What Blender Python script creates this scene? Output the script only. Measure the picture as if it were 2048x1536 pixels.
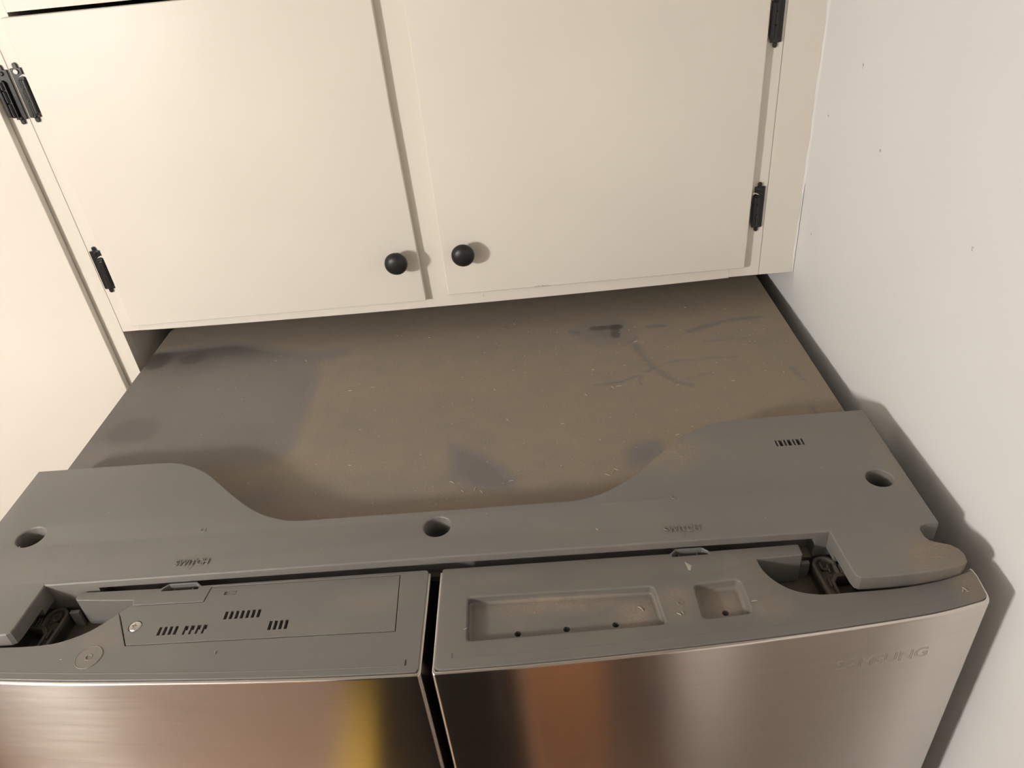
import bpy, bmesh, math, random
from mathutils import Matrix, Vector
import numpy as np

random.seed(7)
for _o in list(bpy.data.objects):
    bpy.data.objects.remove(_o)
SC = bpy.context.scene
COL = SC.collection
V = Vector

# ------------------------------------------------------------------ camera, world, exposure
FLOOR_Z = -1.74            # the top of the refrigerator case is z = 0
YAW = 0.01584              # cabinets and walls stand a little askew to the refrigerator
cam = bpy.data.cameras.new('camera')
cam.sensor_width = 36.0
cam.lens = 1482.1 / 2048 * 36
cam.clip_start = 0.01
cam_o = bpy.data.objects.new('camera', cam)
COL.objects.link(cam_o)
_r, _d, _f = ([0.996245827571398, -0.011589703230751633, -0.08579003336987004],
              [-0.07765308228737437, -0.5576804862713683, -0.8264154367165559],
              [-0.038265517870089104, 0.829974791190162, -0.5564868337445015])
m = Matrix.Identity(4)
for i in range(3):
    m[i][0], m[i][1], m[i][2] = _r[i], -_d[i], -_f[i]
m.translation = (0.1097133, -0.4579552, 0.5176274)
cam_o.matrix_world = m
SC.camera = cam_o

world = bpy.data.worlds.new('world')
SC.world = world
world.use_nodes = True
world.node_tree.nodes['Background'].inputs[0].default_value = (1, 0.86, 0.7, 1)
world.node_tree.nodes['Background'].inputs[1].default_value = 0.02
SC.view_settings.view_transform = 'Standard'
SC.view_settings.look = 'None'
SC.view_settings.gamma = 1.0
SC.view_settings.use_curve_mapping = False
SC.view_settings.exposure = 0.0
LAMP_LOC = (-1.049, -0.816, 0.5185)
LAMP_RADIUS = 0.075
LAMP_STRENGTH = 270.0
LAMP_COLOR = (1.0, 0.968, 0.91)


# ------------------------------------------------------------------ materials
def new_mat(name):
    mt = bpy.data.materials.new(name)
    mt.use_nodes = True
    nt = mt.node_tree
    return mt, nt, nt.nodes['Principled BSDF']


def N(nt, t, **kw):
    n = nt.nodes.new(t)
    for k, v in kw.items():
        setattr(n, k, v)
    return n


def L(nt, a, b):
    nt.links.new(a, b)


def math_n(nt, op, a, b=None, c=None, clamp=False):
    n = N(nt, 'ShaderNodeMath', operation=op, use_clamp=clamp)
    for i, x in enumerate((a, b, c)):
        if x is None:
            continue
        if isinstance(x, (int, float)):
            n.inputs[i].default_value = x
        else:
            L(nt, x, n.inputs[i])
    return n.outputs[0]


def noise(nt, scale, detail=3, rough=0.55, vec=None, dist=0.0):
    n = N(nt, 'ShaderNodeTexNoise')
    n.inputs['Scale'].default_value = scale
    n.inputs['Detail'].default_value = detail
    n.inputs['Roughness'].default_value = rough
    n.inputs['Distortion'].default_value = dist
    if vec is None:
        g = N(nt, 'ShaderNodeNewGeometry')
        vec = g.outputs['Position']
    L(nt, vec, n.inputs['Vector'])
    return n.outputs[0]


def ramp(nt, fac, a, b, ca=0.0, cb=1.0):
    n = N(nt, 'ShaderNodeMapRange', clamp=True)
    L(nt, fac, n.inputs[0])
    n.inputs[1].default_value, n.inputs[2].default_value = a, b
    n.inputs[3].default_value, n.inputs[4].default_value = ca, cb
    return n.outputs[0]


def mix(nt, fac, a, b):
    n = N(nt, 'ShaderNodeMix', data_type='RGBA')
    if isinstance(fac, (int, float)):
        n.inputs[0].default_value = fac
    else:
        L(nt, fac, n.inputs[0])
    for i, x in ((6, a), (7, b)):
        if isinstance(x, tuple):
            n.inputs[i].default_value = x if len(x) == 4 else (*x, 1)
        else:
            L(nt, x, n.inputs[i])
    return n.outputs[2]


def bump(nt, h, strength, dist, bsdf):
    b = N(nt, 'ShaderNodeBump')
    b.inputs['Strength'].default_value = strength
    b.inputs['Distance'].default_value = dist
    L(nt, h, b.inputs['Height'])
    L(nt, b.outputs[0], bsdf.inputs['Normal'])


def blobs(nt, lst):
    """soft ellipsoidal patches at fixed places of the object: (x, y, z, rx, ry, rz, amount)"""
    g = N(nt, 'ShaderNodeNewGeometry')
    out = None
    for x, y, z, rx, ry, rz, amt in lst:
        s = N(nt, 'ShaderNodeVectorMath', operation='SUBTRACT')
        L(nt, g.outputs['Position'], s.inputs[0])
        s.inputs[1].default_value = (x, y, z)
        q = N(nt, 'ShaderNodeVectorMath', operation='MULTIPLY')
        L(nt, s.outputs[0], q.inputs[0])
        q.inputs[1].default_value = (1 / rx, 1 / ry, 1 / rz)
        ln = N(nt, 'ShaderNodeVectorMath', operation='LENGTH')
        L(nt, q.outputs[0], ln.inputs[0])
        v = ramp(nt, ln.outputs['Value'], 1.0, 0.3, 0.0, amt)
        out = v if out is None else math_n(nt, 'MAXIMUM', out, v)
    return out


DUST = (0.275, 0.218, 0.162)


def plastic_mat(name, base, dust_blobs=(), dust_all=0.15, rough=0.42, grain=900, gstr=0.25):
    mt, nt, b = new_mat(name)
    n1 = noise(nt, 9, 4, 0.6)
    n2 = noise(nt, 450, 2, 0.7)
    n3 = noise(nt, 60, 3, 0.6)
    f = ramp(nt, n1, 0.4, 0.75, 0.0, dust_all)
    if dust_blobs:
        bl = blobs(nt, dust_blobs)
        mod = ramp(nt, n3, 0.25, 0.65, 0.35, 1.0)
        f = math_n(nt, 'MAXIMUM', f, math_n(nt, 'MULTIPLY', bl, mod))
    sp = ramp(nt, n2, 0.35, 0.75, 0.75, 1.15)
    f = math_n(nt, 'MULTIPLY', f, sp, clamp=True)
    c = mix(nt, f, base, DUST)
    L(nt, c, b.inputs['Base Color'])
    L(nt, ramp(nt, f, 0, 0.7, rough, 0.9), b.inputs['Roughness'])
    g = noise(nt, grain, 2, 0.6)
    h = math_n(nt, 'ADD', math_n(nt, 'MULTIPLY', g, 0.6), math_n(nt, 'MULTIPLY', math_n(nt, 'MULTIPLY', math_n(nt, 'ADD', n2, noise(nt, 230, 2, 0.6)), math_n(nt, 'MULTIPLY', f, f)), 5.0))
    bump(nt, h, gstr, 0.0006, b)
    return mt


def paint_mat(name, col, rough=0.5, marks=(), mark_col=(0.2, 0.17, 0.14), var=0.05, bscale=70, bstr=0.06):
    mt, nt, b = new_mat(name)
    n1 = noise(nt, 3.5, 3, 0.5)
    c = mix(nt, ramp(nt, n1, 0.3, 0.7), tuple(x * (1 - var) for x in col), tuple(min(1, x * (1 + var * .4)) for x in col))
    if marks:
        bl = math_n(nt, 'MULTIPLY', blobs(nt, marks), ramp(nt, noise(nt, 500, 2), 0.4, 0.55))
        c = mix(nt, bl, c, mark_col)
    L(nt, c, b.inputs['Base Color'])
    b.inputs['Roughness'].default_value = rough
    b.inputs['Specular IOR Level'].default_value = 0.35
    n2 = noise(nt, bscale, 4, 0.6)
    bump(nt, n2, bstr, 0.002, b)
    return mt


def simple_mat(name, col, rough=0.5, metal=0.0, nscale=200, nstr=0.1):
    mt, nt, b = new_mat(name)
    n1 = noise(nt, nscale, 3)
    c = mix(nt, ramp(nt, n1, 0.3, 0.7), tuple(x * 0.88 for x in col), col)
    L(nt, c, b.inputs['Base Color'])
    b.inputs['Roughness'].default_value = rough
    b.inputs['Metallic'].default_value = metal
    bump(nt, n1, nstr, 0.0005, b)
    return mt


CREAM = (0.81, 0.772, 0.697)
M_CREAM = paint_mat('cream_gloss_paint', CREAM, 0.42,
                    marks=[(-0.267, 0.40, 0.143, .004, .05, .0015, .8), (-0.273, 0.40, 0.098, .004, .05, .004, .8),
                           (-0.335, 0.40, 0.098, .002, .05, .002, .8), (-0.25, .40, .105, .002, .05, .002, .5),
                           (0.123, .47, .058, .016, .05, .0035, 1), (0.04, .47, .047, .001, .05, .003, .6),
                           (-0.062, .47, .053, .002, .05, .002, .8)])
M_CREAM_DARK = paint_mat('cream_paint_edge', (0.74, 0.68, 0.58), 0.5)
M_WALL = paint_mat('white_wall_paint', (0.86, 0.86, 0.858), 0.62,
                   marks=[(0.472, .3676, .33, .02, .0015, .004, 1), (0.472, .4353, .262, .02, .002, .003, 1),
                          (0.472, .297, .2617, .02, .0015, .0025, 1), (.472, .435, .1146, .02, .002, .0025, 1),
                          (.476, .1114, .2351, .02, .0018, .0025, 1)], var=0.03, bscale=55, bstr=0.10)
M_CEIL = paint_mat('ceiling_paint', (0.6, 0.59, 0.57), 0.8)
M_TAN = paint_mat('tan_wall_paint', (0.38, 0.295, 0.24), 0.7)
M_DARKIN = simple_mat('dark_cabinet_inside', (0.05, 0.04, 0.03), 0.8)
M_CHIP = simple_mat('bare_white_chip', (0.85, 0.82, 0.76), 0.6)
M_BLACK = simple_mat('black_hinge_enamel', (0.012, 0.012, 0.013), 0.32, nscale=120, nstr=0.25)
M_KNOB = simple_mat('matte_black_knob', (0.014, 0.014, 0.015), 0.42, nscale=300, nstr=0.05)
M_STEELSCREW = simple_mat('zinc_screw', (0.62, 0.60, 0.56), 0.35, 0.9, 400, 0.05)
GREY = (0.172, 0.165, 0.154)
M_COVER = plastic_mat('grey_cover_plastic', GREY,
                      [(0.232, 0.122, .03, .056, .044, .05, 1.0), (0.428, -.034, .03, .055, .036, .05, 1.0),
                       (0.434, 0.09, .03, .014, .10, .05, .55), (0.37, 0.135, .03, .09, .022, .05, .3),
                       (0.34, 0.03, .03, .12, .05, .05, .12), (0.40, 0.0, .03, .06, .03, .05, .2),
                       (-0.36, 0.02, .03, .09, .05, .05, .2), (-.33, .11, .03, .05, .02, .05, .22),  # dust, with left amounts raised and right ones cut to imitate lamp falloff
                       (0.31, 0.112, .03, .07, .02, .05, .25)], 0.22)
M_CAP_L = plastic_mat('grey_left_cap_plastic', (0.158, 0.151, 0.139),
                      [(-0.05, -.035, .02, .05, .02, .05, .35), (-0.272, -0.055, .02, .03, .022, .05, .35),
                       (-.09, -.06, .02, .05, .012, .05, .25)], 0.14, 0.40, 1500, 0.12)
M_CAP_R = plastic_mat('grey_right_cap_plastic', (0.146, 0.139, 0.128),
                      [(0.112, -.044, .015, .105, .020, .007, .95), (0.172, -.058, .015, .034, .032, .007, .9),
                       (0.244, -.055, .015, .036, .036, .008, .9), (0.207, -.058, .024, .022, .026, .006, .75),
                       (0.28, -.068, .024, .026, .018, .006, .75), (0.262, -.04, .024, .05, .05, .006, .45),
                       (0.443, -.062, .024, .025, .025, .01, .95), (.06, -.02, .024, .05, .012, .006, .35),
                       (.21, -.02, .024, .12, .012, .006, .3), (.08, -.06, .014, .05, .02, .006, .4)],
                      0.2, 0.42, 1500, 0.15)
M_POCKET = plastic_mat('dusty_pocket_floor', (0.07, 0.058, 0.046), (), 0.5, 0.8)
M_BRACKET = plastic_mat('dark_hinge_bracket', (0.065, 0.058, 0.05), (), 0.6, 0.6)
M_GASKET = simple_mat('black_gasket', (0.01, 0.01, 0.01), 0.7)
M_CASESIDE = simple_mat('grey_case_side', (0.16, 0.15, 0.135), 0.5)


def case_top_mat():
    mt, nt, b = new_mat('dusty_case_top')
    a = N(nt, 'ShaderNodeAttribute', attribute_name='dust')
    d = a.outputs['Fac']
    n2 = noise(nt, 420, 3, 0.75)
    n3 = noise(nt, 38, 4, 0.65)
    n4 = noise(nt, 1600, 2, 0.6)
    sp = ramp(nt, n2, 0.3, 0.72, 0.86, 1.12)
    big = ramp(nt, n3, 0.3, 0.7, 0.93, 1.05)
    f = math_n(nt, 'MULTIPLY', math_n(nt, 'MULTIPLY', d, sp), big, clamp=True)
    c = mix(nt, ramp(nt, f, 0.05, 0.42), (0.085, 0.076, 0.068), (0.195, 0.176, 0.163))
    c = mix(nt, ramp(nt, f, 0.45, 0.92), c, (0.275, 0.224, 0.167))
    fl = math_n(nt, 'MULTIPLY', ramp(nt, noise(nt, 260, 2, 0.5), 0.70, 0.78), ramp(nt, d, 0.45, 0.9))
    c = mix(nt, math_n(nt, 'MULTIPLY', fl, 0.5), c, (0.5, 0.42, 0.33))
    L(nt, c, b.inputs['Base Color'])
    L(nt, ramp(nt, d, 0.05, 0.6, 0.45, 0.95), b.inputs['Roughness'])
    b.inputs['Specular IOR Level'].default_value = 0.3
    h = math_n(nt, 'MULTIPLY', math_n(nt, 'ADD', n2, math_n(nt, 'MULTIPLY', n4, 0.5)), d)
    bump(nt, h, 0.4, 0.0012, b)
    return mt


def steel_mat():
    mt, nt, b = new_mat('brushed_stainless')
    g = N(nt, 'ShaderNodeNewGeometry')
    mp = N(nt, 'ShaderNodeMapping')
    L(nt, g.outputs['Position'], mp.inputs[0])
    mp.inputs['Scale'].default_value = (1.2, 1.2, 300)
    n = noise(nt, 5, 1, 0.5, mp.outputs[0])
    mp2 = N(nt, 'ShaderNodeMapping')
    L(nt, g.outputs['Position'], mp2.inputs[0])
    mp2.inputs['Scale'].default_value = (5, 5, 90)
    n_b = noise(nt, 3, 1, 0.5, mp2.outputs[0])
    c = mix(nt, ramp(nt, n, 0.3, 0.7), (0.62, 0.585, 0.54), (0.66, 0.622, 0.575))
    L(nt, c, b.inputs['Base Color'])
    b.inputs['Metallic'].default_value = 1.0
    L(nt, ramp(nt, n_b, 0.3, 0.7, 0.235, 0.25), b.inputs['Roughness'])
    b.inputs['Anisotropic'].default_value = 0.98
    t = N(nt, 'ShaderNodeTangent', direction_type='UV_MAP')
    t.uv_map = 'grain'
    L(nt, t.outputs[0], b.inputs['Tangent'])
    return mt


M_TOP = case_top_mat()
M_STEEL = steel_mat()
M_LIP = simple_mat('polished_steel_lip', (0.72, 0.66, 0.58), 0.28, 1.0, 300, 0.02)


def lamp_mat():
    mt, nt, b = new_mat('lit_lamp_glass')
    b.inputs['Base Color'].default_value = (0.9, 0.9, 0.88, 1)
    b.inputs['Emission Color'].default_value = (*LAMP_COLOR, 1)
    b.inputs['Emission Strength'].default_value = LAMP_STRENGTH
    return mt


def floor_mat():
    mt, nt, b = new_mat('tan_floor')
    n1 = noise(nt, 5, 5, 0.6)
    n2 = noise(nt, 90, 3, 0.6)
    c = mix(nt, ramp(nt, n1, 0.3, 0.7), (0.58, 0.38, 0.285), (0.66, 0.46, 0.36))
    c = mix(nt, ramp(nt, n2, 0.35, 0.7, 0, .35), c, (0.45, 0.30, 0.20))
    L(nt, c, b.inputs['Base Color'])
    b.inputs['Roughness'].default_value = 0.45
    return mt


M_LAMP = lamp_mat()
M_FLOOR = floor_mat()


# ------------------------------------------------------------------ geometry helpers
def link(name, me, mat, parent=None):
    o = bpy.data.objects.new(name, me)
    COL.objects.link(o)
    if mat is not None:
        me.materials.clear()
        me.materials.append(mat)
    if parent is not None:
        o.parent = parent
    return o


def thing(name, label, cat, loc=(0, 0, 0), group=None):
    o = bpy.data.objects.new(name, None)
    COL.objects.link(o)
    o.location = loc
    o.empty_display_size = 0.05
    o['label'] = label
    o['category'] = cat
    if group:
        o['group'] = group
    bpy.context.view_layer.update()
    return o


def attach(o, parent):
    """parent o (built in world space) under parent, keeping its place"""
    o.parent = parent
    if parent.type == 'EMPTY':
        o.matrix_parent_inverse = Matrix.Translation(-parent.location)
    return o


def smooth(me, deg=14):
    for p in me.polygons:
        p.use_smooth = True
    me.set_sharp_from_angle(angle=math.radians(deg))


def mesh_of(bm, name='m', sm=True, deg=14):
    bmesh.ops.recalc_face_normals(bm, faces=bm.faces)
    me = bpy.data.meshes.new(name)
    bm.to_mesh(me)
    bm.free()
    if sm:
        smooth(me, deg)
    return me


def yaw_mesh(me):
    me.transform(Matrix.Rotation(YAW, 4, 'Z'))
    return me


def box(bm, x0, x1, y0, y1, z0, z1, bev=0.0, seg=2):
    r = bmesh.ops.create_cube(bm, size=1.0)
    vs = r['verts']
    for v in vs:
        v.co = V(((x0 + x1) / 2 + v.co.x * (x1 - x0), (y0 + y1) / 2 + v.co.y * (y1 - y0), (z0 + z1) / 2 + v.co.z * (z1 - z0)))
    if bev > 0:
        es = list({e for v in vs for e in v.link_edges})
        bmesh.ops.bevel(bm, geom=es, offset=bev, segments=seg, profile=0.5, affect='EDGES')


def boxm(x0, x1, y0, y1, z0, z1, bev=0.0, seg=2):
    bm = bmesh.new()
    box(bm, x0, x1, y0, y1, z0, z1, bev, seg)
    return mesh_of(bm)


def prism(outlines, z0, z1, bev=0.0, res=3):
    """solid between z0 and z1 over one outline with holes; edges rounded by bev"""
    cu = bpy.data.curves.new('c', 'CURVE')
    cu.dimensions = '2D'
    cu.fill_mode = 'BOTH'
    cu.extrude = (z1 - z0) / 2 - bev
    cu.bevel_depth = bev
    cu.bevel_resolution = res
    cu.offset = -bev
    for pl in outlines:
        sp = cu.splines.new('POLY')
        sp.points.add(len(pl) - 1)
        for i, q in enumerate(pl):
            sp.points[i].co = (q[0], q[1], 0, 1)
        sp.use_cyclic_u = True
    o = bpy.data.objects.new('c', cu)
    COL.objects.link(o)
    dg = bpy.context.evaluated_depsgraph_get()
    me = bpy.data.meshes.new_from_object(o.evaluated_get(dg))
    bpy.data.objects.remove(o)
    bpy.data.curves.remove(cu)
    bm = bmesh.new()
    bm.from_mesh(me)
    bmesh.ops.remove_doubles(bm, verts=bm.verts, dist=1e-6)
    bmesh.ops.translate(bm, verts=bm.verts, vec=(0, 0, (z0 + z1) / 2))
    bpy.data.meshes.remove(me)
    return bm


def cut(me, cutter_bm):
    """boolean difference, applied"""
    a = bpy.data.objects.new('a', me)
    cm = bpy.data.meshes.new('cut')
    bmesh.ops.recalc_face_normals(cutter_bm, faces=cutter_bm.faces)
    cutter_bm.to_mesh(cm)
    cutter_bm.free()
    c = bpy.data.objects.new('b', cm)
    COL.objects.link(a)
    COL.objects.link(c)
    md = a.modifiers.new('x', 'BOOLEAN')
    md.object = c
    md.operation = 'DIFFERENCE'
    md.solver = 'EXACT'
    md.use_self = True
    dg = bpy.context.evaluated_depsgraph_get()
    r = bpy.data.meshes.new_from_object(a.evaluated_get(dg))
    bpy.data.objects.remove(a)
    bpy.data.objects.remove(c)
    bpy.data.meshes.remove(cm)
    return r


def rpoly(pl, rad, seg=5):
    """round the corners of a polygon; rad is one radius or one per corner"""
    out = []
    n = len(pl)
    for i in range(n):
        r = rad[i] if isinstance(rad, (list, tuple)) else rad
        a, b, c = V((*pl[i - 1], 0)), V((*pl[i], 0)), V((*pl[(i + 1) % n], 0))
        if r <= 0:
            out.append((b.x, b.y))
            continue
        d1, d2 = (a - b), (c - b)
        l1, l2 = d1.length, d2.length
        t = min(r, l1 * .45, l2 * .45)
        p, q = b + d1.normalized() * t, b + d2.normalized() * t
        for k in range(seg + 1):
            u = k / seg
            w = p * (1 - u) ** 2 + b * 2 * u * (1 - u) + q * u * u
            out.append((w.x, w.y))
    return out


def circ(x, y, r, n=32):
    return [(x + r * math.cos(2 * math.pi * k / n), y + r * math.sin(2 * math.pi * k / n)) for k in range(n)]


def mirror(pl):
    return [(-x, y) for x, y in reversed(pl)]


def mm(pl):
    return [(x / 1000, y / 1000) for x, y in pl]


def catmull(pts, n=6):
    out = []
    P = [pts[0]] + list(pts) + [pts[-1]]
    for i in range(1, len(P) - 2):
        for k in range(n):
            t = k / n
            q = []
            for c in range(len(P[0])):
                p0, p1, p2, p3 = P[i - 1][c], P[i][c], P[i + 1][c], P[i + 2][c]
                q.append(0.5 * (2 * p1 + (p2 - p0) * t + (2 * p0 - 5 * p1 + 4 * p2 - p3) * t * t + (3 * p1 - p0 - 3 * p2 + p3) * t ** 3))
            out.append(tuple(q))
    out.append(tuple(pts[-1]))
    return out


def lathe(bm, prof, center, axis='Z', n=32):
    """revolve (r, h) profile about an axis through center"""
    c = V(center)
    rings = []
    for r, h in prof:
        ring = []
        for k in range(n):
            a = 2 * math.pi * k / n
            u, w = r * math.cos(a), r * math.sin(a)
            p = {'Z': V((u, w, h)), 'Y': V((u, h, w)), 'X': V((h, u, w))}[axis]
            ring.append(bm.verts.new(c + p))
        rings.append(ring)
    for a, b in zip(rings, rings[1:]):
        for k in range(n):
            bm.faces.new((a[k], a[(k + 1) % n], b[(k + 1) % n], b[k]))
    bm.faces.new(rings[0])
    bm.faces.new(list(reversed(rings[-1])))


def tube(bm, pts, r, n=8):
    pts = [V(p) for p in pts]
    rings = []
    for i, p in enumerate(pts):
        t = (pts[min(i + 1, len(pts) - 1)] - pts[max(i - 1, 0)]).normalized()
        u = t.cross(V((0, 0, 1)))
        if u.length < 1e-3:
            u = V((1, 0, 0))
        u.normalize()
        w = t.cross(u)
        rr = r[i] if isinstance(r, (list, tuple)) else r
        rings.append([bm.verts.new(p + (u * math.cos(2 * math.pi * k / n) + w * math.sin(2 * math.pi * k / n)) * rr) for k in range(n)])
    for a, b in zip(rings, rings[1:]):
        for k in range(n):
            bm.faces.new((a[k], a[(k + 1) % n], b[(k + 1) % n], b[k]))
    bm.faces.new(rings[0])
    bm.faces.new(list(reversed(rings[-1])))


def text_mesh(body, width, extr, bev, shear=0.0, outline=False, height=None):
    cu = bpy.data.curves.new('t', 'FONT')
    cu.body = body
    cu.extrude = extr
    cu.bevel_depth = bev
    cu.bevel_resolution = 1
    cu.shear = shear
    cu.resolution_u = 4
    if outline:
        cu.fill_mode = 'NONE'
    o = bpy.data.objects.new('t', cu)
    COL.objects.link(o)
    dg = bpy.context.evaluated_depsgraph_get()
    me = bpy.data.meshes.new_from_object(o.evaluated_get(dg))
    bpy.data.objects.remove(o)
    return me


def fit_text(me, w, h):
    xs = [v.co.x for v in me.vertices]
    ys = [v.co.y for v in me.vertices]
    x0, x1, y0, y1 = min(xs), max(xs), min(ys), max(ys)
    for v in me.vertices:
        v.co.x = ((v.co.x - x0) / (x1 - x0) - 0.5) * w
        v.co.y = (v.co.y - y0) / (y1 - y0) * h


# ------------------------------------------------------------------ the room
RX = 0.4777                # right wall plane (in the cabinets' frame)
YC = 0.4695                # front plane of the cabinets' face frames
YD = YC - 0.011            # front plane of their doors
CEIL = 0.69


def struct(name, me, mat):
    o = link(name, yaw_mesh(me), mat)
    o['kind'] = 'structure'
    return o


struct('floor', boxm(-2.5, 0.6, -1.5, 0.95, FLOOR_Z - 0.05, FLOOR_Z), M_FLOOR)
struct('ceiling', boxm(-2.5, 0.6, -1.5, 0.95, CEIL, CEIL + 0.05), M_CEIL)
wall_right = struct('wall_right', boxm(RX, RX + 0.1, -1.5, 0.95, FLOOR_Z, CEIL), M_WALL)
struct('wall_back', boxm(-2.5, RX, 0.80, 0.90, FLOOR_Z, CEIL), M_WALL)
struct('wall_left', boxm(-2.5, -2.4, -1.5, 0.80, FLOOR_Z, CEIL), M_TAN)
struct('wall_rear', boxm(-2.4, RX, -1.5, -1.4, FLOOR_Z, CEIL), M_TAN)

# caulk along the filler strip, cracked open near its lower end
bm = bmesh.new()
rows = []
nz = 60
for i in range(nz + 1):
    z = 0.0425 + (CEIL - 0.0425) * i / nz
    crack = 0.0012 if z < 0.175 else 0.0
    if 0.16 < z < 0.175:
        crack *= (0.175 - z) / 0.015
    w = 0.0006 * math.sin(z * 61) + 0.0005 * math.sin(z * 143 + 1)
    xa, xb = 0.4752 + w, RX - crack + 0.0002
    rows.append([bm.verts.new((xa, YC - 0.0002, z)), bm.verts.new((xa + 0.0005, YC - 0.0012, z)),
                 bm.verts.new(((xa + xb) / 2, YC - 0.0016, z)), bm.verts.new((xb, YC - 0.0024, z)), bm.verts.new((xb, YC + 0.004, z))])
for a, b in zip(rows, rows[1:]):
    for k in range(4):
        bm.faces.new((a[k], a[k + 1], b[k + 1], b[k]))
attach(link('caulk_bead', yaw_mesh(mesh_of(bm)), M_WALL), wall_right)

# ------------------------------------------------------------------ hinges of the cabinets
def hinge_meshes(side):
    """a painted black wrap hinge; origin on the frame plane at the door edge; the frame leaf lies to -x * side.
    returns leaf, knuckle, chip, screws (front is -y)"""
    s = side
    hl = 0.0275

    def flat(pl, y0, y1, bev):
        bm = prism([pl], 0, y1 - y0, bev, 2)
        for v in bm.verts:
            x, y, z = v.co
            v.co = V((x * s, -(y0 + z), y))
        return bm
    # leaf on the frame, with stepped ends and rounded finials
    pl = [(-0.0055, -hl), (-0.0055, hl), (-0.009, hl + .0005), (-0.009, hl + .003)]
    pl += [(-0.0115 + 0.0025 * math.cos(a), hl + 0.0035 + 0.0025 * math.sin(a)) for a in [0.2 + k * (math.pi - 0.4) / 6 for k in range(7)]]
    pl += [(-0.014, hl + .003), (-0.014, hl + .0005), (-0.0185, hl), (-0.0185, -hl), (-0.014, -hl - .0005), (-0.014, -hl - .003)]
    pl += [(-0.0115 + 0.0025 * math.cos(a), -hl - 0.0035 + 0.0025 * math.sin(a)) for a in [math.pi + 0.2 + k * (math.pi - 0.4) / 6 for k in range(7)]]
    pl += [(-0.009, -hl - .003), (-0.009, -hl - .0005)]
    leaf = flat(pl, 0.0003, 0.0028, 0.0005)
    # raised flange that steps forward to the door, notch at the top
    fl = [(-0.0120, -hl + .003), (-0.0120, hl - 0.013), (-0.0095, hl - 0.0105), (-0.0032, hl - 0.0105), (-0.0032, -hl + .006), (-.0045, -hl + .003)]
    bm2 = flat(fl, 0.0025, 0.0070, 0.0008)
    fl2 = [(-0.0066, -hl + .004), (-0.0066, hl - 0.012), (-0.0022, hl - 0.0115), (-0.0022, -hl + .005)]
    bm3 = flat(fl2, 0.006, 0.0108, 0.0012)
    kn = bmesh.new()
    for zc0, zc1 in ((-hl + .003, -0.008), (-0.0075, 0.006), (0.0065, hl - .0115)):
        lathe(kn, [(0.0014, zc0), (0.0024, zc0 + .0006), (0.0024, zc1 - .0006), (0.0014, zc1)], (-0.0078 * s, -0.0070, 0), 'Z', 14)
    sc = bmesh.new()
    for zz in (hl - 0.0035, -hl + 0.0015):
        lathe(sc, [(0.0026, -0.0027), (0.0026, -0.0034), (0.0012, -0.0042)], (-0.0117 * s, 0, zz), 'Y', 14)
    chip = flat([(-0.011, hl - .0100), (-0.006, hl - .0085), (-0.0025, hl - .0100), (-0.0025, hl - .0075), (-.0045, hl - .0066), (-.008, hl - .0080)], 0.0028, 0.004, 0.0002)
    tmp = bpy.data.meshes.new('t')
    for b in (bm2, bm3):
        b.to_mesh(tmp)
        leaf.from_mesh(tmp)
        b.free()
    bpy.data.meshes.remove(tmp)
    return leaf, kn, chip, sc


def add_hinge(parent, x, z, side, chip_on=True, hole=False):
    leaf, kn, chip, sc = hinge_meshes(side)
    T = Matrix.Rotation(YAW, 4, 'Z') @ Matrix.Translation((x, YC, z))
    me = mesh_of(leaf)
    tmp = mesh_of(kn)
    b = bmesh.new()
    b.from_mesh(me)
    b.from_mesh(tmp)
    tmp2 = mesh_of(sc)
    b.from_mesh(tmp2)
    if chip_on:
        nb = len(b.faces)
        b.from_mesh(mesh_of(chip))
        b.faces.ensure_lookup_table()
        for f in b.faces[nb:]:
            f.material_index = 1
    if hole:
        nb = len(b.faces)
        lathe(b, [(0.0027, -0.0028), (0.0025, -0.0036)], (-0.0117 * side, -0.0012, 0.0240), 'Y', 14)
        b.faces.ensure_lookup_table()
        for f in b.faces[nb:]:
            f.material_index = 1
    me2 = mesh_of(b)
    me2.transform(T)
    me2.materials.append(M_BLACK)
    me2.materials.append(M_CHIP)
    o = link('hinge', me2, None)
    attach(o, parent)
    return o


# ------------------------------------------------------------------ cabinet over the refrigerator
cabinet = thing('wall_cabinet', 'cream painted two-door cabinet mounted over the refrigerator', 'cabinet', (0.0, 0.62, 0.3))


def cpart(name, me, mat, parent=cabinet):
    return attach(link(name, yaw_mesh(me), mat), parent)


def sag(x):
    t = (x + 0.467) / 0.894
    return 0.0415 - 0.0055 * max(0.0, 1 - (2 * t - 1) ** 2) ** 0.8


cpart('side_panel', boxm(-0.4665, -0.450, YC + 0.019, 0.795, 0.043, CEIL - .002), M_CREAM)
cpart('side_panel', boxm(0.4285, 0.4425, YC + 0.019, 0.795, 0.045, CEIL - .002), M_CREAM)
cpart('bottom_panel', boxm(-0.450, 0.4285, YC + 0.019, 0.795, 0.047, 0.060), M_CREAM_DARK)
cpart('back_panel', boxm(-0.450, 0.4285, 0.780, 0.795, 0.060, CEIL - .002), M_DARKIN)
cpart('left_stile', boxm(-0.4668, -0.4415, YC, YC + 0.019, 0.0411, CEIL - .002, 0.0006), M_CREAM)
cpart('center_stile', boxm(-0.0520, 0.0180, YC, YC + 0.019, 0.076, 0.4487, 0.0), M_CREAM)
cpart('right_stile', boxm(0.3890, 0.4300, YC, YC + 0.019, 0.0414, CEIL - .002, 0.0006), M_CREAM)
bm = bmesh.new()
nx = 40
rows = []
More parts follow.
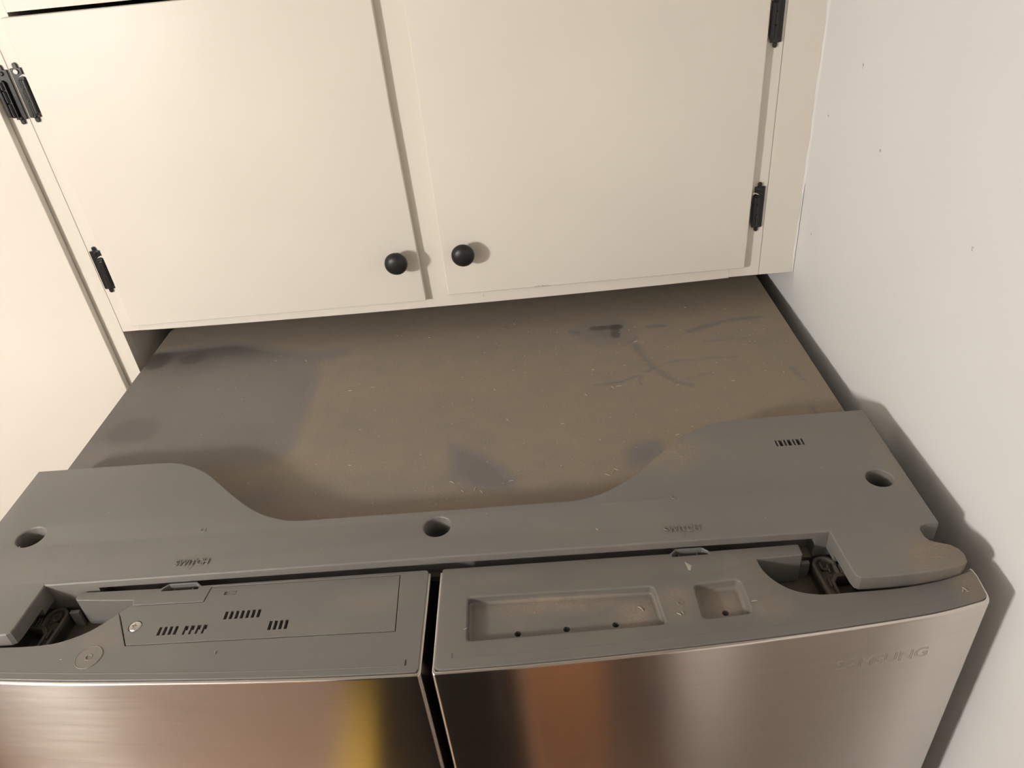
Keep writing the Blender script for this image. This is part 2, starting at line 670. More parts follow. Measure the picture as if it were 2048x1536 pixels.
for i in range(nx + 1):
    x = -0.4415 + (0.389 + 0.4415) * i / nx
    z = sag(x)
    rows.append([bm.verts.new((x, YC, 0.076)), bm.verts.new((x, YC, z + .0008)), bm.verts.new((x, YC + .0008, z)), bm.verts.new((x, YC + .019, z)), bm.verts.new((x, YC + .019, 0.076))])
for a, b in zip(rows, rows[1:]):
    for k in range(5):
        bm.faces.new((a[k], a[(k + 1) % 5], b[(k + 1) % 5], b[k]))
cpart('bottom_rail', mesh_of(bm), M_CREAM)
cpart('top_rail', boxm(-0.4415, 0.389, YC, YC + 0.019, 0.4487, CEIL - .002, 0.0), M_CREAM)
bm = bmesh.new()
rows = []
for i in range(61):
    z = 0.0420 + (CEIL - 0.044) * i / 60
    w = 0.0005 * math.sin(z * 61) + 0.0004 * math.sin(z * 143 + 1)
    x1 = 0.4757 + w
    rows.append([bm.verts.new((0.4304, YC - 0.0008, z)), bm.verts.new((x1 - .001, YC - 0.0008, z)), bm.verts.new((x1, YC + .0002, z)), bm.verts.new((x1, YC + .018, z)), bm.verts.new((0.4304, YC + .018, z))])
for a, b in zip(rows, rows[1:]):
    for k in range(5):
        bm.faces.new((a[k], a[(k + 1) % 5], b[(k + 1) % 5], b[k]))
bm.faces.new(rows[0])
bm.faces.new(list(reversed(rows[-1])))
cpart('filler_strip', mesh_of(bm), M_CREAM)


def door_mesh(pl, bev):
    """pl: outline in x, z"""
    bm = prism([pl], 0, 0.0105, bev, 3)
    for v in bm.verts:
        x, y, z = v.co
        v.co = V((x, YC - 0.0005 - z, y))
    return mesh_of(bm)


def knob(door, x, z):
    bm = bmesh.new()
    lathe(bm, [(0.0072, 0.0), (0.0072, -0.002), (0.0052, -0.005), (0.0056, -0.011), (0.0100, -0.0135), (0.0140, -0.016), (0.0152, -0.0185),
               (0.0150, -0.0210), (0.0132, -0.0242), (0.0100, -0.0265), (0.0055, -0.0280), (0.0012, -0.0284)], (x, YD, z), 'Y', 40)
    o = cpart('knob', mesh_of(bm, deg=60), M_KNOB, door)
    return o


left_door = cpart('door', door_mesh([(-0.4450, 0.0540), (-0.0315, 0.0528), (-0.0358, 0.3087), (-0.0362, 0.4446), (-0.4450, 0.4446)], 0.0012), M_CREAM)
left_door['label'] = 'left cream slab door with knob at lower right'
knob(left_door, -0.0598, 0.1200)
add_hinge(left_door, -0.4460, 0.3648, 1, True, True)
add_hinge(left_door, -0.4458, 0.1373, 1, True)
right_door = cpart('door', door_mesh([(-0.0004, 0.0578), (0.4064, 0.0582), (0.4077, 0.2194), (0.4077, 0.4446), (-0.0012, 0.4446)], 0.0020), M_CREAM)
right_door['label'] = 'right cream slab door with knob at lower left'
knob(right_door, 0.0288, 0.1232)
add_hinge(right_door, 0.4080, 0.3680, -1, False)
add_hinge(right_door, 0.4078, 0.1408, -1, True)

# ------------------------------------------------------------------ tall pantry on the left
pantry = thing('pantry_cabinet', 'tall cream pantry cabinet left of the refrigerator', 'cabinet', (-0.80, 0.62, FLOOR_Z))
PX = -0.4674
cpart('side_panel', boxm(PX - .018, PX, YC + 0.0195, 0.795, FLOOR_Z + .001, CEIL - .002), M_CREAM, pantry)
cpart('side_panel', boxm(-1.15, -1.132, YC + 0.0195, 0.795, FLOOR_Z + .001, CEIL - .002), M_CREAM, pantry)
cpart('right_stile', boxm(-0.5100, PX, YC, YC + 0.019, FLOOR_Z + .001, CEIL - .002, 0.0006), M_CREAM, pantry)
cpart('left_stile', boxm(-1.15, -1.11, YC, YC + 0.019, FLOOR_Z + .001, CEIL - .002, 0.0006), M_CREAM, pantry)
cpart('top_rail', boxm(-1.11, -0.51, YC, YC + 0.019, 0.4487, CEIL - .002), M_CREAM, pantry)
pantry_door = cpart('door', boxm(-1.125, -0.4912, YD, YC - 0.0005, FLOOR_Z + 0.10, 0.4452, 0.0012), M_CREAM, pantry)
add_hinge(pantry_door, -0.4868, 0.3640, -1, False)

# ------------------------------------------------------------------ refrigerator
fridge = thing('refrigerator', 'stainless french-door refrigerator with dusty grey top between pantry and white wall', 'refrigerator', (0.0, 0.30, FLOOR_Z))


def fpart(name, me, mat, parent=fridge):
    return attach(link(name, me, mat), parent)


fpart('case', boxm(-0.4455, 0.4455, 0.002, 0.66, FLOOR_Z + 0.002, -0.0012, 0.001), M_CASESIDE)

# top sheet with its layer of dust: a fine grid that carries how much dust lies where
gx, gy = 360, 265
xs = np.linspace(-0.4458, 0.4458, gx)
ys = np.linspace(0.001, 0.66, gy)
X, Y = np.meshgrid(xs, ys)
rng = np.random.RandomState(3)


def smooth_noise(n, seed):
    r = np.random.RandomState(seed).rand(n, n)
    ix = (X - xs[0]) / (xs[-1] - xs[0]) * (n - 1.001)
    iy = (Y - ys[0]) / (ys[-1] - ys[0]) * (n - 1.001)
    i, j = ix.astype(int), iy.astype(int)
    u, w = ix - i, iy - j
    u, w = u * u * (3 - 2 * u), w * w * (3 - 2 * w)
    return (r[j, i] * (1 - u) + r[j, i + 1] * u) * (1 - w) + (r[j + 1, i] * (1 - u) + r[j + 1, i + 1] * u) * w


def seg_dist(pl):
    d = np.full(X.shape, 9.0)
    for (ax, ay), (bx, by) in zip(pl, pl[1:]):
        vx, vy = bx - ax, by - ay
        t = np.clip(((X - ax) * vx + (Y - ay) * vy) / (vx * vx + vy * vy), 0, 1)
        d = np.minimum(d, np.hypot(X - ax - t * vx, Y - ay - t * vy))
    return d


def inside(pl):
    c = np.zeros(X.shape, bool)
    for i in range(len(pl)):
        (x1, y1), (x2, y2) = pl[i - 1], pl[i]
        if y1 != y2:
            c ^= ((y1 > Y) != (y2 > Y)) & (X < (x2 - x1) * (Y - y1) / (y2 - y1) + x1)
    return c


def soft_poly(pl, w):
    d = seg_dist(pl + [pl[0]])
    sd = np.where(inside(pl), d, -d)
    return np.clip(sd / w * 0.5 + 0.5, 0, 1)


dust = 0.80 + 0.12 * (smooth_noise(9, 1) - .5) + 0.10 * (smooth_noise(40, 2) - .5)
dust += 0.12 * np.clip((X - 0.1) / 0.35, 0, 1)
# wiped patch at the left
wiped = [(-0.50, 0.465), (-0.4348, 0.4698), (-0.380, 0.4726), (-0.329, 0.4761), (-0.296, 0.4639), (-0.255, 0.4465), (-0.209, 0.4327),
         (-0.192, 0.4209), (-0.184, 0.3476), (-0.181, 0.281), (-0.180, 0.2314), (-0.1853, 0.2043), (-0.205, 0.186), (-0.24, 0.165), (-0.50, 0.165)]
w1 = soft_poly(wiped, 0.010) * np.clip((Y - 0.165) / 0.05, 0, 1)
dust = dust * (1 - w1) + w1 * (0.42 + 0.16 * (smooth_noise(14, 5) - .5) - 0.22 * np.clip((Y - 0.40) / 0.07, 0, 1))
# lower dust value, so darker, in an oval behind the cover
dust -= 0.20 * np.clip(1 - np.hypot((X + 0.2) / .25, (Y - .13) / .05), 0, 1)
# rubbed marks
for pl, w, a in [([(0.005, 0.200), (0.037, 0.183), (0.062, 0.1545), (0.0742, 0.135), (0.0708, 0.1177), (0.038, 0.122), (0.008, 0.146)], 0.008, 0.55),
                 ([(0.198, 0.168), (0.211, 0.180), (0.234, 0.180), (0.234, 0.156), (0.213, 0.1415), (0.198, 0.143)], 0.008, 0.55),
                 ([(-0.1942, 0.4305), (-0.1598, 0.436), (-0.154, 0.423), (-0.187, 0.412)], 0.01, 0.5)]:
    dust *= 1 - a * soft_poly(pl, w)
for x, y, rx, ry, a in [(-0.4318, 0.444, .020, .024, .75), (-0.380, 0.441, .018, .016, .45), (-0.397, 0.2755, .034, .030, .35),
                        (0.205, 0.425, .045, .04, .30), (-.42, .24, .05, .02, -.25)]:
    q = np.hypot((X - x) / rx, (Y - y) / ry)
    dust *= 1 - a * np.clip((1.15 - q) / 0.4, 0, 1)
# scratches in the dust
for pl, w, a in [([(0.1765, 0.2976), (0.2077, 0.301), (0.241, 0.3166), (0.255, 0.326)], .0022, .6),
                 ([(0.255, 0.326), (0.2439, 0.3553), (0.2398, 0.3836)], .004, .55),
                 ([(0.255, 0.326), (0.2737, 0.2928), (0.2925, 0.2815)], .003, .4),
                 ([(0.248, 0.3213), (0.2328, 0.3042), (0.233, 0.2898)], .0018, .6),
                 ([(0.3164, 0.4098), (0.345, 0.421), (0.3681, 0.429), (0.395, 0.433), (0.4201, 0.433)], .004, .55),
                 ([(0.2256, 0.3858), (0.2433, 0.4027)], .0025, .45), ([(0.2647, 0.4306), (0.2845, 0.4302)], .004, .6),
                 ([(0.2823, 0.3375), (0.3266, 0.338), (0.358, 0.3382)], .003, .25), ([(0.3295, 0.3787), (0.3822, 0.3807)], .003, .25),
                 ([(0.2895, 0.296), (0.3322, 0.309)], .003, .3), ([(0.4187, 0.3023), (0.4231, 0.274)], .003, .4),
                 ([(0.412, 0.229), (0.4148, 0.2094)], .003, .45), ([(0.158, 0.434), (0.165, 0.428)], .004, .5),
                 ([(0.255, 0.326), (0.272, 0.335), (0.285, 0.336)], .002, .35)]:
    dd = seg_dist(pl) + 0.0035 * (smooth_noise(110, 11) - .5) + 0.003 * (smooth_noise(45, 12) - .5)
    dust *= 1 - a * np.exp(-(dd / w) ** 2)
# a bracket-shaped bare mark
for pl in ([(0.189, 0.436), (0.224, 0.436)], [(0.219, 0.436), (0.217, 0.412)]):
    dust *= 1 - 0.75 * np.clip((0.0085 - seg_dist(pl)) / 0.004, 0, 1)
dust *= 1 - 0.35 * np.clip((0.011 - seg_dist([(0.198, 0.422), (0.208, 0.416)])) / 0.006, 0, 1)
dust = np.clip(dust, 0.02, 1.0)
zz = 0.0 + 0.00035 * (dust - 0.5)
verts = np.stack([X.ravel(), Y.ravel(), zz.ravel()], 1)
idx = np.arange(gx * gy).reshape(gy, gx)
quads = np.stack([idx[:-1, :-1].ravel(), idx[:-1, 1:].ravel(), idx[1:, 1:].ravel(), idx[1:, :-1].ravel()], 1)
me = bpy.data.meshes.new('top')
me.from_pydata(verts.tolist(), [], quads.tolist())
at = me.attributes.new('dust', 'FLOAT', 'POINT')
at.data.foreach_set('value', dust.ravel().astype(np.float32))
for p in me.polygons:
    p.use_smooth = True
top = fpart('top_panel', me, M_TOP)
top['label'] = 'dust-covered flat top sheet with a wiped patch at left'

# ---- grey hinge cover across the front of the top
H = 0.0332
ZD = 0.0238
right_half = [(313.7, 165.4), (443.6, 166.3), (442.3, 1.0), (431.5, 0.6), (425.5, -1.7), (423.4, -6.0), (423.4, -14.0), (425.6, -18.6),
              (433.0, -22.0), (439.5, -24.6), (443.9, -29.5), (445.6, -36.0), (444.0, -42.8), (438.3, -47.6), (420.0, -50.6),
              (401.4, -52.6), (380.0, -53.5), (361.5, -53.7), (355.0, -53.3), (351.8, -51.2), (350.6, -46.0), (348.5, -1.0)]
curve_r = catmull([(133.0, 60.2), (147.4, 63.3), (164.2, 70.0), (181.9, 81.0), (200.8, 97.0), (220.7, 116.0), (241.7, 136.6), (254.7, 147.0),
                   (277.2, 159.4), (296.0, 164.3), (313.7, 165.4)], 4)[:-1]
half = curve_r + right_half
outer = mm(half[:len(curve_r)]) + mm(right_half)
outer_l = mirror(outer)
# front straight edge joins the halves; back edge dips in the middle
out_cover = outer + [(0.0, 0.0)] + outer_l + [(-0.05, 0.0600), (0.05, 0.0600)]
holes = [circ(0.0042, 0.0385, 0.0125), circ(0.4168, 0.0612, 0.0118), circ(-0.3965, 0.0634, 0.0132)]
bm = prism([out_cover] + holes, 0.0115, H, 0.0018, 3)
skirt_pts = [(x * 0.998, max(y, 0.0010) - 0.0004) for x, y in mm(curve_r + right_half[:3])]
skirt = skirt_pts + [(0.0, 0.0008)] + mirror(skirt_pts)
bm_s = prism([skirt] + holes, 0.0006, 0.0122, 0.0, 0)
me = mesh_of(bm)
# vent slots over the right corner: thin and thick by turns
cb = bmesh.new()
x = 0.3395
for k in range(7):
    w = 0.0018 if k % 2 == 0 else 0.0036
    box(cb, x, x + w, 0.1165, 0.1260, 0.025, 0.06)
    x += w + 0.0016
box(cb, -0.302, 0.338, -0.02, 0.0130, 0.0, 0.0253)
for sx in (1, -1):
    box(cb, sx * 0.40 - 0.06, sx * 0.40 + 0.06, -0.07, -0.016, 0.0, 0.0190)
me = cut(me, cb)
smooth(me)
b2 = bmesh.new()
b2.from_mesh(me)
bpy_tmp = bpy.data.meshes.new('s')
bm_s.to_mesh(bpy_tmp)
bm_s.free()
cb2 = bmesh.new()
box(cb2, -0.302, 0.338, -0.02, 0.0130, -0.01, 0.0253)
sk = cut(bpy_tmp, cb2)
b2.from_mesh(sk)
me = bpy.data.meshes.new('cover')
b2.to_mesh(me)
b2.free()
smooth(me)
cover = fpart('hinge_cover', me, M_COVER)
cover['label'] = 'grey plastic hinge cover along the front of the top'


def switch_text(xc, y0):
    t = text_mesh('SWITCH', 1, 0.02, 0.012, 0.0)
    fit_text(t, 0.0315, 0.0070)
    for v in t.vertices:
        v.co.z = H - 0.0002 + max(0, v.co.z) / 0.032 * 0.0011
    b = bmesh.new()
    b.from_mesh(t)
    bmesh.ops.translate(b, verts=b.verts, vec=(xc, y0, 0))
    # small arrow under the word
    tube(b, [(xc - 0.0028, y0 - 0.0012, H), (xc + .0002, y0 - 0.0046, H), (xc + 0.0028, y0 + 0.0012, H)], 0.00035, 6)
    o = fpart('lettering', mesh_of(b), M_COVER, cover)
    o['label'] = 'raised word SWITCH with a small arrow'
    return o


switch_text(-0.2187, 0.0108)
switch_text(0.2245, 0.0100)
for x, y in ((-0.2221, 0.0557), (0.2255, 0.0549)):
    b = bmesh.new()
    lathe(b, [(0.0030, H - .0002), (0.0026, H + .0005), (0.0020, H + .0005), (0.0014, H - .0008), (0.0006, H - .0002)], (x, y, 0), 'Z', 20)
    fpart('dimple', mesh_of(b), M_COVER, cover)
for (x, y) in ((0.0042, 0.0385), (0.4168, 0.0612), (-0.3965, 0.0634)):
    b = bmesh.new()
    lathe(b, [(0.0065, 0.0008), (0.0065, 0.0028), (0.0045, 0.0042), (0.0012, 0.0040)], (x, y + .002, 0), 'Z', 20)
    fpart('screw', mesh_of(b), M_BRACKET, cover)

# ---- doors
FRONT = [(0.0, -0.1106), (0.06, -0.1096), (0.10, -0.1083), (0.15, -0.1062), (0.20, -0.1036), (0.26, -0.1000), (0.30, -0.0970), (0.34, -0.0934),
         (0.38, -0.0892), (0.41, -0.0850), (0.446, -0.0768), (0.46, -0.073)]


def front_y(x):
    x = abs(x)
    return float(np.interp(x, [a for a, _ in _FD], [b for _, b in _FD]))


_FD = catmull(FRONT, 8)
GAP_R, GAP_L = 0.0088, 0.0008     # inner edges of the two doors
TH = 0.0030                        # thickness of the steel skin


def door_shell(s, xin):
    """steel skin of a door; s = +1 right, -1 left (mirrored); xin inner edge (mirrored coordinate)"""
    path = [(xin, -0.0085)]
    yc = front_y(xin)
    rc = 0.0035
    path.append((xin, yc + rc))
    for k in range(1, 6):
        a = math.pi + k / 6 * math.pi / 2
        path.append((xin + rc + rc * math.cos(a), yc + rc + rc * math.sin(a)))
    for k in range(0, 70):
        x = xin + rc + (0.4440 - xin - rc) * k / 69
        path.append((x, front_y(x)))
    path += [(0.4472, -0.0752), (0.4490, -0.0715), (0.4512, -0.050), (0.4505, -0.043)]
    # inner path by offsetting along the normal
    P = [V((x, y, 0)) for x, y in path]
    inn = []
    for i, p in enumerate(P):
        t = (P[min(i + 1, len(P) - 1)] - P[max(i - 1, 0)]).normalized()
        inn.append(p + V((-t.y, t.x, 0)) * TH)
    bm = bmesh.new()
    uv = bm.loops.layers.uv.new('grain')
    ztop, zbot = ZD - 0.0012, -0.95
    prof = [(0, zbot)] + [(0, zbot + (ztop - 0.0016 - zbot) * k / 6) for k in range(1, 7)]
    prof += [(0.0016 * (1 - math.cos(a)), ztop - 0.0016 + 0.0016 * math.sin(a)) for a in (0.4, 0.8, 1.2, math.pi / 2)]
    prof += [(TH - .0003, ztop), (TH, ztop - 0.0003), (TH, -0.03)]
    rows = []
    for p, q in zip(P, inn):
        n = (q - p) / TH
        rows.append([bm.verts.new(((p + n * u).x * s, (p + n * u).y, z)) for u, z in prof])
    for a, b in zip(rows, rows[1:]):
        for k in range(len(prof) - 1):
            f = bm.faces.new((a[k], a[k + 1], b[k + 1], b[k]))
    bm.faces.ensure_lookup_table()
    for f in bm.faces:
        for lp in f.loops:
            lp[uv].uv = (lp.vert.co.z, lp.vert.co.x)
    me = mesh_of(bm, deg=50)
    return me


def mir(pl, s):
    return pl if s == 1 else mirror(pl)


arc = catmull([(282.3, -18.3), (283.6, -28.5), (288.0, -39.0), (295.8, -48.6), (303.8, -54.2), (315.0, -58.0), (327.7, -59.5), (348.6, -59.1),
               (382.5, -58.3), (416.5, -54.0), (440.8, -47.6), (448.6, -44.6)], 4)
arc_l = catmull([(263.5, -19.0), (269.5, -29.0), (278.0, -38.0), (285.9, -45.5), (293.7, -50.6), (305.3, -55.6), (318.0, -58.6), (337.3, -59.4),
                 (361.7, -58.6), (390.0, -57.0), (416.5, -54.0), (440.8, -47.6), (448.6, -44.6)], 4)


def cap_front(xa, xb, n=40):
    """front edge of a plastic cap from xb back to xa, just inside the steel"""
    return [(x * 1000, (front_y(x) + TH + 0.0002) * 1000) for x in [xb + (xa - xb) * k / n for k in range(n + 1)]]


def latch(x0, x1):
    """back edge of the cap with its little latch loop, from x0 to x1 (mm)"""
    return [(x0, -5.4), (x0 + 6.0, -0.2), (x1 - 6.0, -0.2), (x1, -5.4)]


def latch_hole(x0, x1):
    return [(x0 + 2.0, -8.8), (x0 + 2.4, -5.6), (x0 + 6.6, -1.8), (x1 - 6.6, -1.8), (x1 - 2.4, -5.6), (x1 - 1.6, -8.6)]


def taper_box(bm, pl, ztop, depth, inset, z_over=0.01):
    """frustum cutter for a tray: outline pl at ztop, smaller at the floor"""
    cx = sum(p[0] for p in pl) / len(pl)
    cy = sum(p[1] for p in pl) / len(pl)
    hx = max(abs(p[0] - cx) for p in pl)
    hy = max(abs(p[1] - cy) for p in pl)

    def ring(k, z):
        return [bm.verts.new((cx + (x - cx) * (1 - k / hx), cy + (y - cy) * (1 - k / hy), z)) for x, y in pl]
    levels = [(-0.0012, ztop + z_over), (-0.0012, ztop + 0.0001), (-0.0002, ztop - 0.0004), (0.0004, ztop - 0.0012),
              (inset * .8, ztop - depth + 0.0016), (inset + .0006, ztop - depth + .0005), (inset + .0018, ztop - depth)]
    R = [ring(k, z) for k, z in levels]
    n = len(pl)
    for a, b in zip(R, R[1:]):
        for k in range(n):
            bm.faces.new((a[k], a[(k + 1) % n], b[(k + 1) % n], b[k]))
    bm.faces.new(R[0])
    bm.faces.new(list(reversed(R[-1])))


def cyl_cut(bm, x, y, r, z0, z1):
    lathe(bm, [(r, z0), (r, z1)], (x, y, 0), 'Z', 24)


def seam_bm(pts, r=0.0003):
    b = bmesh.new()
    tube(b, pts, r, 6)
    return b


def make_door(s, xin, label):
    d = fpart('door', door_shell(s, xin), M_STEEL)
    d['label'] = label
    return d


def door_part(name, me, mat, door):
    return attach(link(name, me, mat), door)


right_fd = make_door(1, GAP_R, 'right stainless door with two dusty recesses in its cap')
left_fd = make_door(-1, -GAP_L, 'left stainless door with slotted panel in its cap')


def door_core(s, xin):
    """insulated body behind the skin, below the cap"""
    pl = [(xin + .0034, -0.0085), (0.440, -0.0085), (0.4455, -0.045), (0.4440, -0.0705), (0.4405, -0.0735)]
    pl += [(x, front_y(x) + TH + .0004) for x in [0.436 - (0.436 - xin - .0065) * k / 30 for k in range(31)]]
    pl += [(xin + .0034, front_y(xin) + 0.0072)]
    return mesh_of(prism([mir(pl, s)], -0.948, -0.0105, 0.0, 0))


door_part('liner', door_core(1, GAP_R), M_POCKET, right_fd)
door_part('liner', door_core(-1, -GAP_L), M_POCKET, left_fd)

# right cap
ci = GAP_R * 1000 + TH * 1000 - .9
r_out = [(ci, -6.0), (ci + 2.0, -5.0), (204.5, -5.2)] + latch(210.3, 245.4) + [(320.6, -4.4), (321.8, -5.4), (321.8, -16.0), (320.6, -17.4)] + arc
r_out += [(449.4, -52.0), (447.2, -70.5), (444.5, -73.0)] + cap_front(0.0165, 0.4405) + [(ci + 1.6, -106.0), (ci, -103.6)]
bm = prism([mm(r_out), mm(latch_hole(210.3, 245.4))], -0.009, ZD, 0.0012, 3)
me = mesh_of(bm)
cb = bmesh.new()
taper_box(cb, rpoly(mm([(34.5, -38.1), (190.5, -39.7), (194.6, -78.4), (35.3, -82.4)]), 0.004), ZD, 0.0078, 0.0012)
me = cut(me, cb)
cb = bmesh.new()
taper_box(cb, rpoly(mm([(223.3, -40.3), (262.6, -38.2), (263.6, -73.3), (223.8, -76.2)]), 0.0055), ZD, 0.0085, 0.0022)
me = cut(me, cb)
cb = bmesh.new()
for x, y in ((0.0758, -0.0728), (0.1155, -0.0714), (0.1552, -0.0700), (0.2446, -0.0652)):
    cyl_cut(cb, x, y, 0.0027, -0.05, 0.05)
me = cut(me, cb)
smooth(me)
right_cap = door_part('door_cap', me, M_CAP_R, right_fd)
b = bmesh.new()
lathe(b, [(0.0026, ZD - .0002), (0.0024, ZD + .0004), (0.0017, ZD + .0004), (0.0013, ZD - .0006), (0.0005, ZD - .0001)], (0.2092, -0.0590, 0), 'Z', 20)
door_part('dimple', mesh_of(b), M_CAP_R, right_fd)
b = prism([mm([(221.2, -16.0), (226.2, -20.8), (224.4, -25.8), (222.6, -25.2)])], ZD - .0001, ZD + .0003, 0.0, 0)
arrow = door_part('arrow_mark', mesh_of(b), simple_mat('pale_grey_mark', (0.42, 0.38, 0.33), 0.6), right_fd)
arrow['label'] = 'small pale triangular mark'


def front_seam(xa, xb, off):
    return [(x, front_y(x) + off, ZD) for x in [xa + (xb - xa) * k / 40 for k in range(41)]]


b = seam_bm(front_seam(0.024, 0.425, 0.0125))
tube(b, [(0.024, front_y(.024) + .0125, ZD), (0.0238, front_y(.024) + .0175, ZD)], 0.0004, 6)
door_part('cap_seam', mesh_of(b), M_CAP_R, right_fd)
for x in (0.2185, 0.2345):
    b = bmesh.new()
    box(b, x, x + .0016, -0.0078, -0.0005, 0.004, 0.018, .0004)
    door_part('latch_rib', mesh_of(b), M_CAP_R, right_fd)

# left cap
ci = TH * 1000 + (-GAP_L) * 1000 - .9
l_out = [(ci, -10.0), (ci + .6, -6.6), (ci + 2.6, -5.2), (198.0, -5.2)] + latch(206.0, 243.2) + [(316.5, -4.0), (319.6, -5.6), (319.4, -10.4), (317.5, -12.6),
        (264.0, -16.9), (262.2, -22.7), (198.3, -23.6), (196.2, -7.5), (26.2, -8.6), (23.4, -68.6), (250.6, -65.4), (271.0, -30.5)]
l_out += arc_l[6:] + [(449.4, -52.0), (447.2, -70.5), (444.5, -73.0)] + cap_front(0.0075, 0.4405) + [(ci + 1.6, -107.0), (ci, -104.6)]
bm = prism([mirror(mm(l_out)), mirror(mm(latch_hole(206.0, 243.2)))], -0.009, ZD, 0.0005, 2)
me = mesh_of(bm)
smooth(me)
left_cap = door_part('door_cap', me, M_CAP_L, left_fd)
panel = [(197.0 - 1.3, -8.1), (26.8, -9.2), (24.1, -67.9), (250.1, -64.7), (270.1, -30.0), (264.2, -23.5), (197.6, -24.3)]
bm = prism([mirror(mm(panel))], 0.016, ZD - .0001, 0.0003, 2)
me = mesh_of(bm)
cb = bmesh.new()


def slots(cb, x0, n, step, w, y0, y1, lshape=False):
    for k in range(n):
        x = x0 + k * step
        if lshape:
            box(cb, x, x + w, y0 + 0.0042, y1, 0.0, 0.05)
            box(cb, x - 0.0001, x + w * .55, y0, y0 + 0.0044, 0.0, 0.05)
        else:
            box(cb, x, x + w, y0, y1, 0.0, 0.05)


slots(cb, -0.2275, 4, 0.0047, 0.0027, -0.0570, -0.0482)
slots(cb, -0.2052, 4, 0.0054, 0.0034, -0.0578, -0.0486, True)
slots(cb, -0.1742, 7, 0.00475, 0.0027, -0.0448, -0.0362)
slots(cb, -0.1325, 4, 0.0046, 0.0027, -0.0588, -0.0493)
box(cb, -0.1820, -0.1712, -0.0180, -0.0140, 0.0226, 0.05)
cyl_cut(cb, -0.2500, -0.0458, 0.0058, 0.0210, 0.05)
me = cut(me, cb)
smooth(me)
pn = door_part('control_cover', me, M_CAP_L, left_fd)
pn['label'] = 'slotted cover panel set into the left cap'
b = bmesh.new()
box(b, -0.1755, -0.1715, -0.0172, -0.0148, 0.0222, 0.0234, .0003)
door_part('tab', mesh_of(b), M_CAP_L, left_fd)
b = bmesh.new()
lathe(b, [(0.0052, 0.0208), (0.0052, 0.0236), (0.0044, 0.0243), (0.0010, 0.0246)], (-0.2500, -0.0458, 0), 'Z', 28)
me = mesh_of(b)
cb = bmesh.new()
box(cb, -0.2500 - .0006, -0.2500 + .0006, -0.0458 - .0024, -0.0458 + .0024, 0.0232, 0.03)
me = cut(me, cb)
cb = bmesh.new()
box(cb, -0.2500 - .0024, -0.2500 + .0024, -0.0458 - .0006, -0.0458 + .0006, 0.0232, 0.03)
me = cut(me, cb)
smooth(me)
sc = door_part('screw', me, M_STEELSCREW, left_fd)
sc['label'] = 'silver cross-head screw'
b = bmesh.new()
lathe(b, [(0.0112, ZD - .0003), (0.0110, ZD + .0003), (0.0106, ZD + .0006), (0.0102, ZD + .0003), (0.0034, ZD + .0003), (0.0030, ZD + .0006), (0.0022, ZD + .0006),
          (0.0014, ZD - .0004), (0.0006, ZD - .0003)], (-0.2768, -0.0745, 0), 'Z', 40)
plug = door_part('plug', mesh_of(b), plastic_mat('dusty_plug', (0.17, 0.16, 0.143), (), 0.5), left_fd)
plug['label'] = 'round dusty plug with a centre dimple'
b = seam_bm([(-x, y, z) for x, y, z in front_seam(0.0125, 0.43, 0.0092)], 0.00035)
door_part('cap_seam', mesh_of(b), M_CAP_L, left_fd)
b = bmesh.new()
box(b, -0.0124, -0.0118, front_y(.012) + .0090, front_y(.012) + .0140, ZD - .0002, ZD + .0004)
door_part('seam_tick', mesh_of(b), M_GASKET, left_fd)
for x in (-0.2345, -0.2180):
    b = bmesh.new()
    box(b, x, x + .0016, -0.0078, -0.0005, 0.004, 0.018, .0004)
    door_part('latch_rib', mesh_of(b), M_CAP_L, left_fd)
# the floor under the slotted panel, black
for dd, s in ((left_fd, -1),):
    door_part('panel_tray', boxm(-0.262, -0.028, -0.064, -0.0095, -0.0100, -0.004), M_GASKET, dd)


